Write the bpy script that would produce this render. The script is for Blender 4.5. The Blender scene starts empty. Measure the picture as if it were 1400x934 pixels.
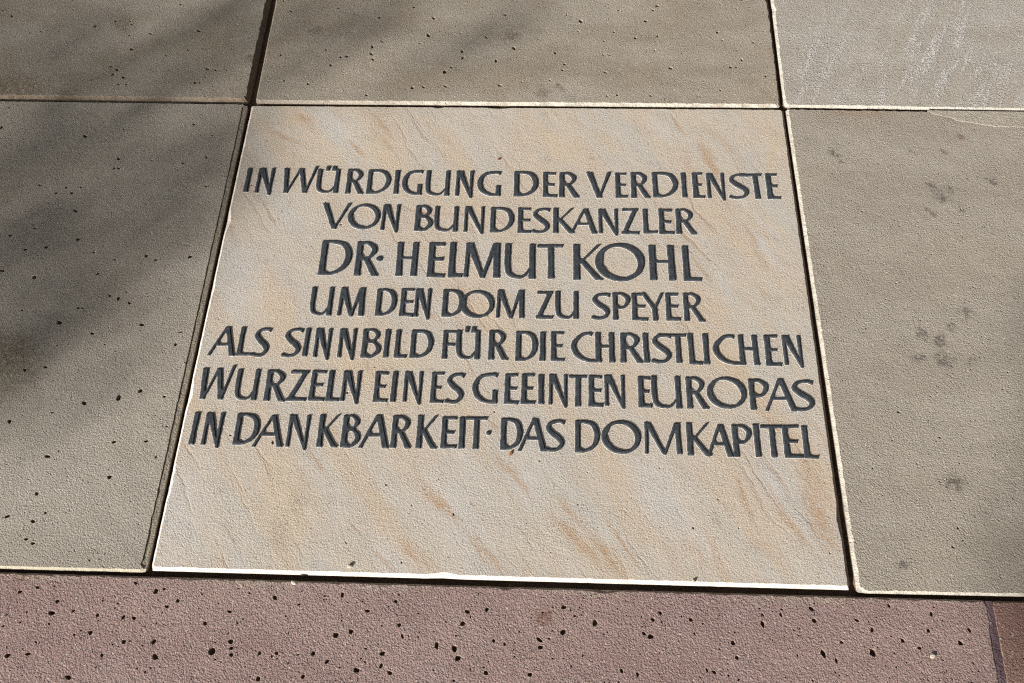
import bpy, math, random
import numpy as np
from mathutils import Vector, Matrix
from mathutils.geometry import delaunay_2d_cdt

random.seed(7)
rng = np.random.default_rng(7)
scene = bpy.context.scene
C = scene.collection
R = math.radians

# ------------------------------------------------------------------ camera
CAM_LOC = Vector((0.44444, -0.185614, 0.982888))
CAM_ROT = Matrix(((0.9993521, -0.0170012, 0.0317220),
                  (0.0293449, 0.8952053, -0.4446869),
                  (-0.0208375, 0.4453297, 0.8951242)))
F_PX = 1165.0                                   # focal length in pixels of the 1400 px wide photo
cam = bpy.data.cameras.new("camera")
cam.sensor_width = 36.0
cam.lens = F_PX / 1400 * 36
cam.clip_start = 0.02
cam.clip_end = 200
cam_ob = bpy.data.objects.new("camera", cam)
cam_ob.matrix_world = Matrix.Translation(CAM_LOC) @ CAM_ROT.to_4x4()
C.objects.link(cam_ob)
scene.camera = cam_ob

# ------------------------------------------------------------------ world and sun
SUN_EL, SUN_H = 21.0, (-0.68, -0.73)            # elevation; horizontal direction towards the sun
n_ = math.hypot(*SUN_H)
SUN = Vector((SUN_H[0] / n_ * math.cos(R(SUN_EL)), SUN_H[1] / n_ * math.cos(R(SUN_EL)), math.sin(R(SUN_EL))))
world = bpy.data.worlds.new("World")
scene.world = world
world.use_nodes = True
wn = world.node_tree
bg = wn.nodes["Background"]
sky = wn.nodes.new("ShaderNodeTexSky")
sky.sky_type = 'NISHITA'
sky.sun_disc = False
sky.sun_elevation = R(SUN_EL)
sky.sun_rotation = math.atan2(SUN.x, SUN.y)
bw = wn.nodes.new("ShaderNodeRGBToBW")              # hazy, whitish sky
wn.links.new(sky.outputs[0], bw.inputs[0])
warm = wn.nodes.new("ShaderNodeMix"); warm.data_type = 'RGBA'; warm.blend_type = 'MULTIPLY'
warm.inputs[0].default_value = 1.0
wn.links.new(bw.outputs[0], warm.inputs[6]); warm.inputs[7].default_value = (1.0, 0.97, 0.91, 1)
hz = wn.nodes.new("ShaderNodeMix"); hz.data_type = 'RGBA'; hz.inputs[0].default_value = 0.7
wn.links.new(sky.outputs[0], hz.inputs[6]); wn.links.new(warm.outputs[2], hz.inputs[7])
wn.links.new(hz.outputs[2], bg.inputs[0])
bg.inputs[1].default_value = 0.05
sky.air_density = 0.8
sky.dust_density = 4.0
sky.ozone_density = 0.6
sun = bpy.data.lights.new("sun", 'SUN')
sun.energy = 5.0
sun.angle = R(0.55)
sun.color = (1.0, 0.96, 0.90)
sun_ob = bpy.data.objects.new("sun", sun)
sun_ob.rotation_euler = (-SUN).to_track_quat('-Z', 'Y').to_euler()
sun_ob.location = SUN * 20
C.objects.link(sun_ob)
scene.view_settings.view_transform = 'Standard'
scene.view_settings.look = 'None'
scene.view_settings.exposure = 0.62
scene.view_settings.gamma = 1
scene.cycles.use_denoising = False            # the denoiser wipes out the sand grain
scene.cycles.filter_width = 1.15
scene.cycles.max_bounces = 4

# ------------------------------------------------------------------ helpers
def at(px, py):
    """point of the ground plane that the photo shows at this pixel (metres)"""
    d = CAM_ROT @ Vector(((px - 700) / F_PX, -(py - 467) / F_PX, -1.0))
    t = -CAM_LOC.z / d.z
    p = CAM_LOC + d * t
    return (p.x, p.y)

def link(name, me, mats=(), parent=None, **props):
    o = bpy.data.objects.new(name, me)
    C.objects.link(o)
    for m in mats:
        me.materials.append(m)
    if parent is not None:
        o.parent = parent
    for k, v in props.items():
        o[k] = v
    return o

class NT:
    def __init__(s, name):
        s.m = bpy.data.materials.new(name)
        s.m.use_nodes = True
        s.t = s.m.node_tree
        s.b = s.t.nodes["Principled BSDF"]
        g = s.t.nodes.new("ShaderNodeNewGeometry")
        s.P = g.outputs["Position"]
    def set(s, sock, v):
        if isinstance(v, bpy.types.NodeSocket):
            s.t.links.new(v, sock)
        else:
            if sock.type == 'RGBA' and len(v) == 3:
                v = (*v, 1)
            sock.default_value = v
    def math(s, op, a, b=0.0, c=0.0, clamp=False):
        n = s.t.nodes.new("ShaderNodeMath"); n.operation = op; n.use_clamp = clamp
        s.set(n.inputs[0], a); s.set(n.inputs[1], b); s.set(n.inputs[2], c)
        return n.outputs[0]
    def vec(s, op, a, b=(0, 0, 0), out=0):
        n = s.t.nodes.new("ShaderNodeVectorMath"); n.operation = op
        s.set(n.inputs[0], a); s.set(n.inputs[1], b)
        return n.outputs[out]
    def scale(s, a, f):
        n = s.t.nodes.new("ShaderNodeVectorMath"); n.operation = 'SCALE'
        s.set(n.inputs[0], a); s.set(n.inputs[3], f)
        return n.outputs[0]
    def noise(s, v, sc, det=2.0, rough=0.5, out=0):
        n = s.t.nodes.new("ShaderNodeTexNoise")
        s.set(n.inputs["Vector"], v); n.inputs["Scale"].default_value = sc
        n.inputs["Detail"].default_value = det; n.inputs["Roughness"].default_value = rough
        return n.outputs[out]
    def voro(s, v, sc, feat='F1', out=0, rnd=1.0):
        n = s.t.nodes.new("ShaderNodeTexVoronoi"); n.feature = feat
        s.set(n.inputs["Vector"], v); n.inputs["Scale"].default_value = sc
        n.inputs["Randomness"].default_value = rnd
        return n.outputs[out]
    def mapping(s, v, loc=(0, 0, 0), rot=0.0, sc=(1, 1, 1), typ='POINT'):
        n = s.t.nodes.new("ShaderNodeMapping"); n.vector_type = typ
        s.set(n.inputs[0], v); n.inputs[1].default_value = loc
        n.inputs[2].default_value = (0, 0, rot); n.inputs[3].default_value = sc
        return n.outputs[0]
    def rng(s, v, a, b, c=0.0, d=1.0, smooth=True):
        n = s.t.nodes.new("ShaderNodeMapRange")
        n.interpolation_type = 'SMOOTHSTEP' if smooth else 'LINEAR'
        s.set(n.inputs[0], v)
        for i, x in zip((1, 2, 3, 4), (a, b, c, d)):
            s.set(n.inputs[i], x)
        return n.outputs[0]
    def mix(s, f, a, b, mode='MIX'):
        n = s.t.nodes.new("ShaderNodeMix"); n.data_type = 'RGBA'; n.blend_type = mode
        s.set(n.inputs[0], f); s.set(n.inputs[6], a); s.set(n.inputs[7], b)
        return n.outputs[2]
    def bump(s, h, dist, strength=1.0, normal=None):
        n = s.t.nodes.new("ShaderNodeBump")
        n.inputs["Strength"].default_value = strength
        n.inputs["Distance"].default_value = dist
        s.set(n.inputs["Height"], h)
        if normal is not None:
            s.t.links.new(normal, n.inputs["Normal"])
        return n.outputs[0]
    def blob(s, V, p0, p1, hw, soft=0.35):
        """soft-edged streak from pixel p0 to pixel p1, hw metres half width"""
        a, b = at(*p0), at(*p1)
        cx, cy = (a[0] + b[0]) / 2, (a[1] + b[1]) / 2
        L = math.hypot(b[0] - a[0], b[1] - a[1]) / 2 + hw
        if getattr(s, "prev", None) is not None:         # evaluate the streaks one after another (shader stack stays small)
            q = s.t.nodes.new("ShaderNodeVectorMath"); q.operation = 'MULTIPLY_ADD'
            s.set(q.inputs[0], s.prev); q.inputs[1].default_value = (1e-9, 1e-9, 1e-9); s.set(q.inputs[2], V)
            V = q.outputs[0]
        v = s.mapping(V, (cx, cy, 0), math.atan2(b[1] - a[1], b[0] - a[0]), (L, hw, 10.0), 'TEXTURE')
        s.prev = s.rng(s.vec('LENGTH', v, out=1), soft, 1.0, 1.0, 0.0)
        return s.prev
    def sum(s, socks):
        r = socks[0]
        for k in socks[1:]:
            r = s.math('MAXIMUM', r, k)
        s.prev = r
        return r

def warp(n, amt, sc, det=3.0):
    c = n.noise(n.P, sc, det, 0.6, out=1)
    return n.vec('ADD', n.P, n.scale(n.vec('SUBTRACT', c, (0.5, 0.5, 0.5)), amt))

def grain(n, amp=1.0, coarse=1.0):
    """sand grain relief, metres"""
    g1 = n.noise(n.P, 520, 2.0, 0.75)
    g2 = n.noise(n.P, 260, 2.0, 0.55)
    g3 = n.noise(n.P, 30, 3.0, 0.5)
    k = n.rng(n.noise(n.P, 22, 4.0, 0.6), 0.3, 0.7, 0.62, 1.12)
    g1 = n.math('MULTIPLY', g1, k)
    h = n.math('ADD', n.math('MULTIPLY', g1, 2.1 * amp), n.math('MULTIPLY', g2, 0.85 * coarse))
    return n.math('ADD', h, n.math('MULTIPLY', g3, 1.5))

def finish(n, col, h, rough=0.9, dist=0.0006, strength=1.0, arris=(0.60, 0.57, 0.50), arris_f=0.75, arris_lo=0.15):
    a = n.t.nodes.new("ShaderNodeAttribute"); a.attribute_name = "arris"      # worn pale edge, also carries sunlight painted on edges
    d = n.t.nodes.new("ShaderNodeAttribute"); d.attribute_name = "joint_dirt_shade"  # joint dirt, plus shade painted on edges turned from the sun
    br = n.rng(n.noise(n.P, 85, 4.0, 0.75), 0.34, 0.60, arris_lo, 1.0)
    col = n.mix(n.math('MULTIPLY', n.math('MULTIPLY', a.outputs["Fac"], br), arris_f), col, arris)
    col = n.mix(n.math('MULTIPLY', d.outputs["Fac"], 0.92), col, n.mix(n.noise(n.P, 90, 3.0), (0.10, 0.066, 0.040), (0.26, 0.18, 0.11)))
    n.set(n.b.inputs["Base Color"], col)
    n.b.inputs["Roughness"].default_value = rough
    n.b.inputs["Specular IOR Level"].default_value = 0.25
    n.t.links.new(n.bump(h, dist, strength), n.b.inputs["Normal"])
    return n.m

def speckle(n, col, dark=0.66, light=1.26):
    f = n.noise(n.P, 760, 2.0, 0.7)
    k = n.rng(f, 0.30, 0.70, dark, light, smooth=False)
    col = n.mix(1.0, col, n.t_rgb(k), 'MULTIPLY')
    v = n.t.nodes.new("ShaderNodeTexVoronoi"); v.inputs["Scale"].default_value = 430
    n.set(v.inputs["Vector"], n.P)
    sep = n.t.nodes.new("ShaderNodeSeparateXYZ"); n.set(sep.inputs[0], v.outputs["Color"])
    core = n.rng(v.outputs["Distance"], 0.25, 0.55, 1.0, 0.0)
    lt = n.math('MULTIPLY', n.math('GREATER_THAN', sep.outputs[0], 0.955), core)
    dk = n.math('MULTIPLY', n.math('LESS_THAN', sep.outputs[0], 0.035), core)
    col = n.mix(n.math('MULTIPLY', lt, 0.45), col, (0.72, 0.68, 0.62))
    col = n.mix(n.math('MULTIPLY', dk, 0.55), col, (0.10, 0.075, 0.06))
    return col

def t_rgb(s, k):
    c = s.t.nodes.new("ShaderNodeCombineXYZ")
    for i in range(3):
        s.set(c.inputs[i], k)
    return c.outputs[0]
NT.t_rgb = t_rgb

# ------------------------------------------------------------------ stone materials
def plain_stone(name, c1, c2, c3, seed, arris=(0.60, 0.57, 0.50), stains=(), pale=(), dist=0.0006, ang=0.5, extra=None, rough_tex=1.0, stain_col=(0.10, 0.085, 0.075)):
    n = NT(name)
    off = n.vec('ADD', n.P, (seed * 3.1, seed * 1.7, 0))
    W = warp(n, 0.10, 4.0)
    W2 = n.mapping(n.vec('ADD', W, (seed * 3.1, seed * 1.7, 0)), (0, 0, 0), ang, (1.0, 4.0, 1.0))
    f = n.rng(n.noise(W2, 4.0, 4.0, 0.55), 0.32, 0.68)
    col = n.mix(f, c1, c2)
    f2 = n.rng(n.noise(off, 9.0, 5.0, 0.6), 0.45, 0.75)
    col = n.mix(n.math('MULTIPLY', f2, 0.55), col, c3)
    Ws = warp(n, 0.030, 90.0)
    if stains:
        br = n.rng(n.noise(n.P, 160, 3.0, 0.7), 0.36, 0.56)
        m = n.sum([n.blob(Ws, a, b, w * 1.3, 0.2) for a, b, w in stains])
        col = n.mix(n.math('MULTIPLY', n.math('MULTIPLY', m, br), 0.75), col, stain_col)
    h = grain(n, rough_tex, rough_tex)
    if extra:
        col, h = extra(n, col, h)
    # tiny air holes too small to model
    v = n.voro(off, 190)
    hole = n.rng(v, 0.10, 0.26, 1.0, 0.0)
    keep = n.rng(n.noise(off, 60, 1.0), 0.56, 0.62)
    hole = n.math('MULTIPLY', hole, keep)
    h = n.math('SUBTRACT', h, n.math('MULTIPLY', hole, 2.2))
    col = speckle(n, col)
    return finish(n, col, h, dist=dist, arris=arris)

def S(x, y, w=0.006, dx=2, dy=1):
    return ((x - dx, y - dy), (x + dx, y + dy), w)

def memorial_stone():
    n = NT("memorial_sandstone")
    W = warp(n, 0.05, 9.0, 4.0)
    Wb = warp(n, 0.10, 4.0, 3.0)
    cream = (0.545, 0.468, 0.382)
    grey = (0.510, 0.478, 0.432)
    warm = (0.555, 0.455, 0.350)
    tan = (0.45, 0.315, 0.21)
    V = n.mapping(Wb, (0, 0, 0), R(-58), (1.0, 7.0, 1.0))
    Vr = n.mapping(n.P, (0, 0, 0), R(58), (1, 1, 1))       # x axis now runs along the bedding
    Vs = n.vec('MULTIPLY', n.mapping(Wb, (0, 0, 0), R(58), (1, 1, 1)), (1.2, 7.0, 1.0))
    f = n.rng(n.noise(Vs, 2.4, 5.0, 0.55), 0.34, 0.66)
    col = n.mix(f, cream, grey)
    f = n.rng(n.noise(n.vec('ADD', Vs, (7, 3, 1)), 3.0, 4.0, 0.6), 0.46, 0.72)
    col = n.mix(n.math('MULTIPLY', f, 0.8), col, warm)
    # thin bedding lines
    Vf = n.vec('MULTIPLY', n.mapping(W, (0, 0, 0), R(58), (1, 1, 1)), (6.0, 95.0, 1.0))
    fl = n.noise(Vf, 1.0, 4.0, 0.65)
    lm = n.rng(n.noise(n.vec('ADD', n.P, (2, 5, 0)), 5.0, 2.0), 0.42, 0.60)
    lines = n.math('MULTIPLY', n.rng(fl, 0.55, 0.72), lm)
    col = n.mix(n.math('MULTIPLY', lines, 0.62), col, (0.42, 0.31, 0.225))
    Vq = n.vec('MULTIPLY', n.mapping(W, (0, 0, 0), R(57), (1, 1, 1)), (4.5, 42.0, 1.0))
    east = n.sum([n.blob(n.P, a, b, w, 0.0) for a, b, w in [((950, 160), (1060, 420), .13), ((780, 660), (1100, 760), .13), ((1020, 480), (1120, 640), .08), ((400, 180), (420, 240), .05)]])
    east = n.math('MAXIMUM', east, 0.38)
    rq = n.math('MULTIPLY', n.rng(n.noise(n.vec('ADD', Vq, (3, 11, 0)), 1.0, 5.0, 0.62), 0.52, 0.66), east)
    col = n.mix(n.math('MULTIPLY', rq, 0.55), col, (0.47, 0.325, 0.225))
    wq = n.math('MULTIPLY', n.rng(n.noise(n.vec('ADD', Vq, (9, 2, 0)), 1.0, 4.0, 0.6), 0.56, 0.68), east)
    col = n.mix(n.math('MULTIPLY', wq, 0.55), col, (0.565, 0.545, 0.52))
    # pale lavender-grey zones
    pale = [((440, 165), (500, 205), .030), ((1000, 290), (1090, 400), .012), ((965, 355), (1010, 430), .010),
            ((880, 640), (945, 730), .05), ((600, 650), (640, 740), .06), ((560, 790), (500, 730), .03), ((250, 650), (230, 760), .07),
            ((745, 205), (752, 218), .007), ((325, 320), (330, 420), .05), ((1040, 620), (1080, 700), .012),
            ((890, 160), (930, 200), .012), ((700, 640), (740, 700), .03)]
    m = n.sum([n.blob(W, a, b, w, 0.0) for a, b, w in pale])
    col = n.mix(n.math('MULTIPLY', m, 0.75), col, (0.545, 0.518, 0.488))
    yel = [((600, 250), (700, 330), .05), ((520, 535), (660, 570), .03), ((725, 160), (800, 235), .018), ((500, 490), (620, 500), .03),
           ((375, 640), (410, 760), .045), ((385, 170), (420, 165), .02), ((470, 175), (560, 235), .028), ((820, 180), (860, 215), .02),
           ((1040, 150), (1075, 300), .01), ((930, 430), (1060, 560), .03), ((690, 430), (640, 420), .02), ((440, 470), (520, 520), .03)]
    m = n.sum([n.blob(W, a, b, w, 0.0) for a, b, w in yel])
    col = n.mix(n.math('MULTIPLY', m, 0.50), col, (0.58, 0.465, 0.33))
    strong = [((912, 152), (945, 190), .0045), ((945, 190), (1000, 262), .010), ((498, 150), (540, 192), .008), ((360, 175), (432, 212), .006),
              ((405, 160), (425, 172), .012), ((470, 192), (506, 216), .005), ((520, 185), (545, 210), .006),
              ((668, 612), (745, 700), .008), ((745, 700), (830, 792), .011), ((572, 662), (640, 720), .010), ((640, 715), (700, 795), .011),
              ((545, 725), (602, 785), .010), ((466, 706), (500, 740), .003), ((500, 740), (542, 785), .006),
              ((765, 685), (800, 730), .007), ((800, 725), (858, 795), .012), ((822, 697), (885, 790), .0045),
              ((640, 520), (672, 560), .004), ((665, 575), (680, 600), .004), ((420, 620), (455, 655), .004), ((560, 410), (600, 440), .006),
              ((1095, 610), (1150, 790), .022), ((1040, 640), (1130, 790), .010), ((1000, 640), (1040, 720), .006),
              ((1010, 300), (1050, 380), .008), ((930, 330), (975, 400), .004), ((460, 275), (700, 300), .003)]
    br = n.math('MULTIPLY', n.rng(n.noise(n.P, 120, 3.0, 0.7), 0.30, 0.62, 0.45, 1.0), n.rng(n.noise(n.vec('ADD', Vf, (1.3, 4.0, 0)), 0.8, 4.0, 0.7), 0.36, 0.56, 0.30, 1.0))
    m = n.sum([n.blob(W, a, b, w, 0.15) for a, b, w in strong])
    col = n.mix(n.math('MULTIPLY', n.math('MULTIPLY', m, br), 0.95), col, tan)
    spots = [S(744, 156, .007), S(762, 158, .006), S(747, 218, .008), S(808, 217, .005), S(1063, 408, .008), S(980, 712, .010),
             S(702, 440, .009), S(300, 672, .009), S(380, 730, .022, 2, 8), S(405, 690, .018), S(706, 352, .006), S(1318, 260), S(395, 278, .004),
             S(968, 355, .004), S(1006, 172, .003), S(645, 690, .006)]
    Wsp = warp(n, 0.012, 120.0)
    br2 = n.rng(n.noise(n.P, 260, 3.0, 0.7), 0.36, 0.66)
    m = n.sum([n.blob(Wsp, a, b, w, 0.1) for a, b, w in spots])
    col = n.mix(n.math('MULTIPLY', n.math('MULTIPLY', m, br2), 0.55), col, (0.27, 0.22, 0.17))
    h = grain(n, 0.72, 0.8)
    h = n.math('SUBTRACT', h, n.math('MULTIPLY', lines, 0.5))
    col = speckle(n, col, 0.74, 1.22)
    return finish(n, col, h, dist=0.00050, arris=(0.76, 0.73, 0.66), arris_f=0.85, arris_lo=0.35)

M_MEM = memorial_stone()
grn1, grn2, grn3 = (0.380, 0.342, 0.290), (0.318, 0.283, 0.236), (0.34, 0.295, 0.225)
M_UL = plain_stone("grey_green_sandstone", grn1, grn2, (0.29, 0.235, 0.15), 1, stains=[S(170, 33, .02), S(342, 80, .010), S(20, 120, .03, 30, 2)], ang=0.4, stain_col=(0.17, 0.13, 0.08))
M_L = plain_stone("olive_grey_sandstone", (0.400, 0.364, 0.314), (0.352, 0.316, 0.270), (0.335, 0.296, 0.243), 2, ang=0.2, arris=(0.50, 0.46, 0.33),
                  stains=[S(15, 490, .04, 10, 20)], stain_col=(0.22, 0.18, 0.12))
M_UC = plain_stone("banded_grey_sandstone", (0.385, 0.345, 0.288), (0.315, 0.275, 0.222), (0.345, 0.268, 0.195), 3, ang=-0.45,
                   stains=[S(430, 40, .010, 8, 1), S(700, 50, .014), S(743, 125, .012), S(762, 120, .008)], stain_col=(0.18, 0.145, 0.11))

def scratches(n, col, h):
    V = n.vec('MULTIPLY', n.mapping(warp(n, 0.006, 30.0), (0, 0, 0), R(-63), (1, 1, 1)), (9.0, 62.0, 1.0))
    f = n.rng(n.noise(V, 1.0, 5.0, 0.75), 0.46, 0.60)
    zone = n.sum([n.blob(n.P, a, b, w, 0.0) for a, b, w in [((1230, 150), (1330, 0), .13), ((1380, 50), (1330, 110), .07), ((1100, 140), (1140, 20), .06), ((1290, 130), (1400, 135), .04)]])
    k = n.math('MULTIPLY', f, n.math('ADD', n.math('MULTIPLY', zone, 0.95), 0.16))
    fine = n.rng(n.noise(n.P, 260, 3.0, 0.7), 0.38, 0.56)
    k = n.math('MULTIPLY', k, fine)
    sc = n.math('MULTIPLY', n.math('MULTIPLY', n.rng(n.noise(n.P, 190, 4.0, 0.8), 0.52, 0.62), n.rng(n.noise(n.P, 13, 3.0, 0.6), 0.42, 0.62)), n.math('ADD', n.math('MULTIPLY', zone, 0.5), 0.12))
    k = n.math('MAXIMUM', k, sc)
    col = n.mix(n.math('MULTIPLY', k, 0.8), col, (0.72, 0.70, 0.67))
    h = n.math('ADD', h, n.math('MULTIPLY', k, 1.6))
    return col, h
M_UR = plain_stone("pale_scratched_sandstone", (0.445, 0.412, 0.370), (0.400, 0.362, 0.315), (0.42, 0.36, 0.28), 4, extra=scratches, ang=0.9, rough_tex=1.15)

def smears(n, col, h):
    purple = n.sum([n.blob(warp(n, 0.01, 120.0), *S(1314, 187, .008)), n.blob(n.P, *S(1290, 208, .006))])
    col = n.mix(n.math('MULTIPLY', purple, 0.6), col, (0.20, 0.11, 0.12))
    V = n.vec('MULTIPLY', warp(n, 0.02, 10.0), (5.0, 110.0, 1.0))
    f = n.rng(n.noise(V, 1.0, 3.0, 0.6), 0.58, 0.76)
    z = n.sum([n.blob(n.P, (1100, 350), (1200, 358), .025, 0.0), n.blob(n.P, (1200, 345), (1400, 325), .03, 0.0), n.blob(n.P, (1250, 420), (1400, 415), .05, 0.0)])
    col = n.mix(n.math('MULTIPLY', n.math('MULTIPLY', f, z), 0.7), col, (0.50, 0.46, 0.40))
    rust = n.sum([n.blob(n.P, (1110, 152), (1240, 155), .018, 0.0)])
    col = n.mix(n.math('MULTIPLY', rust, 0.35), col, (0.30, 0.19, 0.11))
    return col, h
M_R = plain_stone("worn_beige_sandstone", (0.390, 0.350, 0.298), (0.348, 0.308, 0.257), (0.395, 0.345, 0.282), 5, extra=smears, ang=-0.1, rough_tex=1.1,
                  stains=[S(1275, 257, .008), S(1297, 259, .009), S(1287, 270, .010, 4, 2), S(1273, 292, .006), S(1322, 428, .010), S(1285, 467, .009), S(1300, 447, .007),
                          S(1262, 455, .007), S(1292, 492, .012, 5, 1), S(1140, 210, .007), S(1150, 221, .005), S(1314, 286, .005), S(1305, 660, .012), S(1232, 770, .006, 3, 0),
                          S(1258, 490, .008), S(1330, 495, .006), S(1246, 208, .004), S(1356, 247, .006)])
def red_extra(n, col, h):
    dirt = n.sum([n.blob(warp(n, 0.02, 60.0), (a, 0.0256 * a + 787), (b, 0.0256 * b + 787), w, 0.1) for a, b, w in [(-20, 120, .006), (250, 420, .009), (430, 640, .006), (700, 900, .010), (1000, 1200, .013), (1250, 1330, .007)]])
    f = n.rng(n.noise(n.P, 200, 3.0, 0.7), 0.42, 0.58)
    col = n.mix(n.math('MULTIPLY', n.math('MULTIPLY', dirt, f), 0.7), col, (0.42, 0.37, 0.29))
    return col, h
M_RED = plain_stone("red_sandstone", arris=(0.40, 0.33, 0.26), c1=(0.345, 0.250, 0.228), c2=(0.300, 0.208, 0.192), c3=(0.345, 0.262, 0.248), seed=6, ang=0.3, rough_tex=1.5, extra=red_extra,
                    stains=[S(28, 790, .007), S(50, 788, .006), S(745, 845, .012)], stain_col=(0.16, 0.075, 0.05))
M_RED2 = plain_stone("darker_red_sandstone", (0.26, 0.160, 0.135), (0.21, 0.125, 0.105), (0.27, 0.18, 0.15), 8, arris=(0.3, 0.2, 0.15), ang=0.3, rough_tex=1.4)
M_MORT = plain_stone("purple_grey_mortar", (0.115, 0.075, 0.085), (0.16, 0.11, 0.12), (0.10, 0.07, 0.08), 9, rough_tex=1.2)
M_PATCH = plain_stone("buff_mortar", (0.43, 0.39, 0.325), (0.40, 0.36, 0.30), (0.44, 0.395, 0.325), 10)
M_BED = plain_stone("joint_earth", (0.16, 0.11, 0.07), (0.22, 0.155, 0.10), (0.11, 0.075, 0.05), 11, rough_tex=3.0)

def paint_material():
    n = NT("dark_slate_paint")
    f = n.rng(n.noise(n.P, 140, 4.0, 0.65), 0.35, 0.70)
    col = n.mix(f, (0.034, 0.040, 0.048), (0.060, 0.069, 0.080))
    worn = n.rng(n.noise(n.P, 420, 3.0, 0.8), 0.66, 0.76)
    col = n.mix(n.math('MULTIPLY', worn, 0.5), col, (0.20, 0.20, 0.20))
    V = n.vec('MULTIPLY', n.P, (260, 60, 60))
    h = n.math('ADD', n.noise(V, 1.0, 3.0, 0.6), n.math('MULTIPLY', n.noise(n.P, 500, 2.0), 0.7))
    n.set(n.b.inputs["Base Color"], col)
    n.b.inputs["Roughness"].default_value = 0.62
    n.b.inputs["Specular IOR Level"].default_value = 0.3
    n.t.links.new(n.bump(h, 0.0006), n.b.inputs["Normal"])
    return n.m
M_PAINT = paint_material()

# ------------------------------------------------------------------ stone slabs
def smooth_noise(n, scale, k, rs):
    """periodic 1-D noise with n samples and about k bumps"""
    x = np.linspace(0, 2 * np.pi, n, endpoint=False)
    out = np.zeros(n)
    for q in range(1, k + 1):
        out += np.cos(q * x + rs.uniform(0, 6.28)) * rs.normal()
    return out / math.sqrt(k) * scale

def outline(corners, inset, step, rad, jag, chips, rs):
    """closed loop inside a convex quadrilateral given counter-clockwise"""
    c = np.array(corners, float)
    pts, nrm, edge = [], [], []
    for i in range(4):
        a, b = c[i], c[(i + 1) % 4]
        L = np.linalg.norm(b - a)
        d = (b - a) / L
        nn = np.array((-d[1], d[0]))
        m = max(8, int(L / step))
        s = (np.arange(m) + 0.5) / m
        pts.append(a + (b - a) * s[:, None]); nrm.append(np.repeat(nn[None], m, 0)); edge.append(np.full(m, i))
    pts, nrm, edge = np.concatenate(pts), np.concatenate(nrm), np.concatenate(edge)
    return pts, nrm, edge

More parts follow.
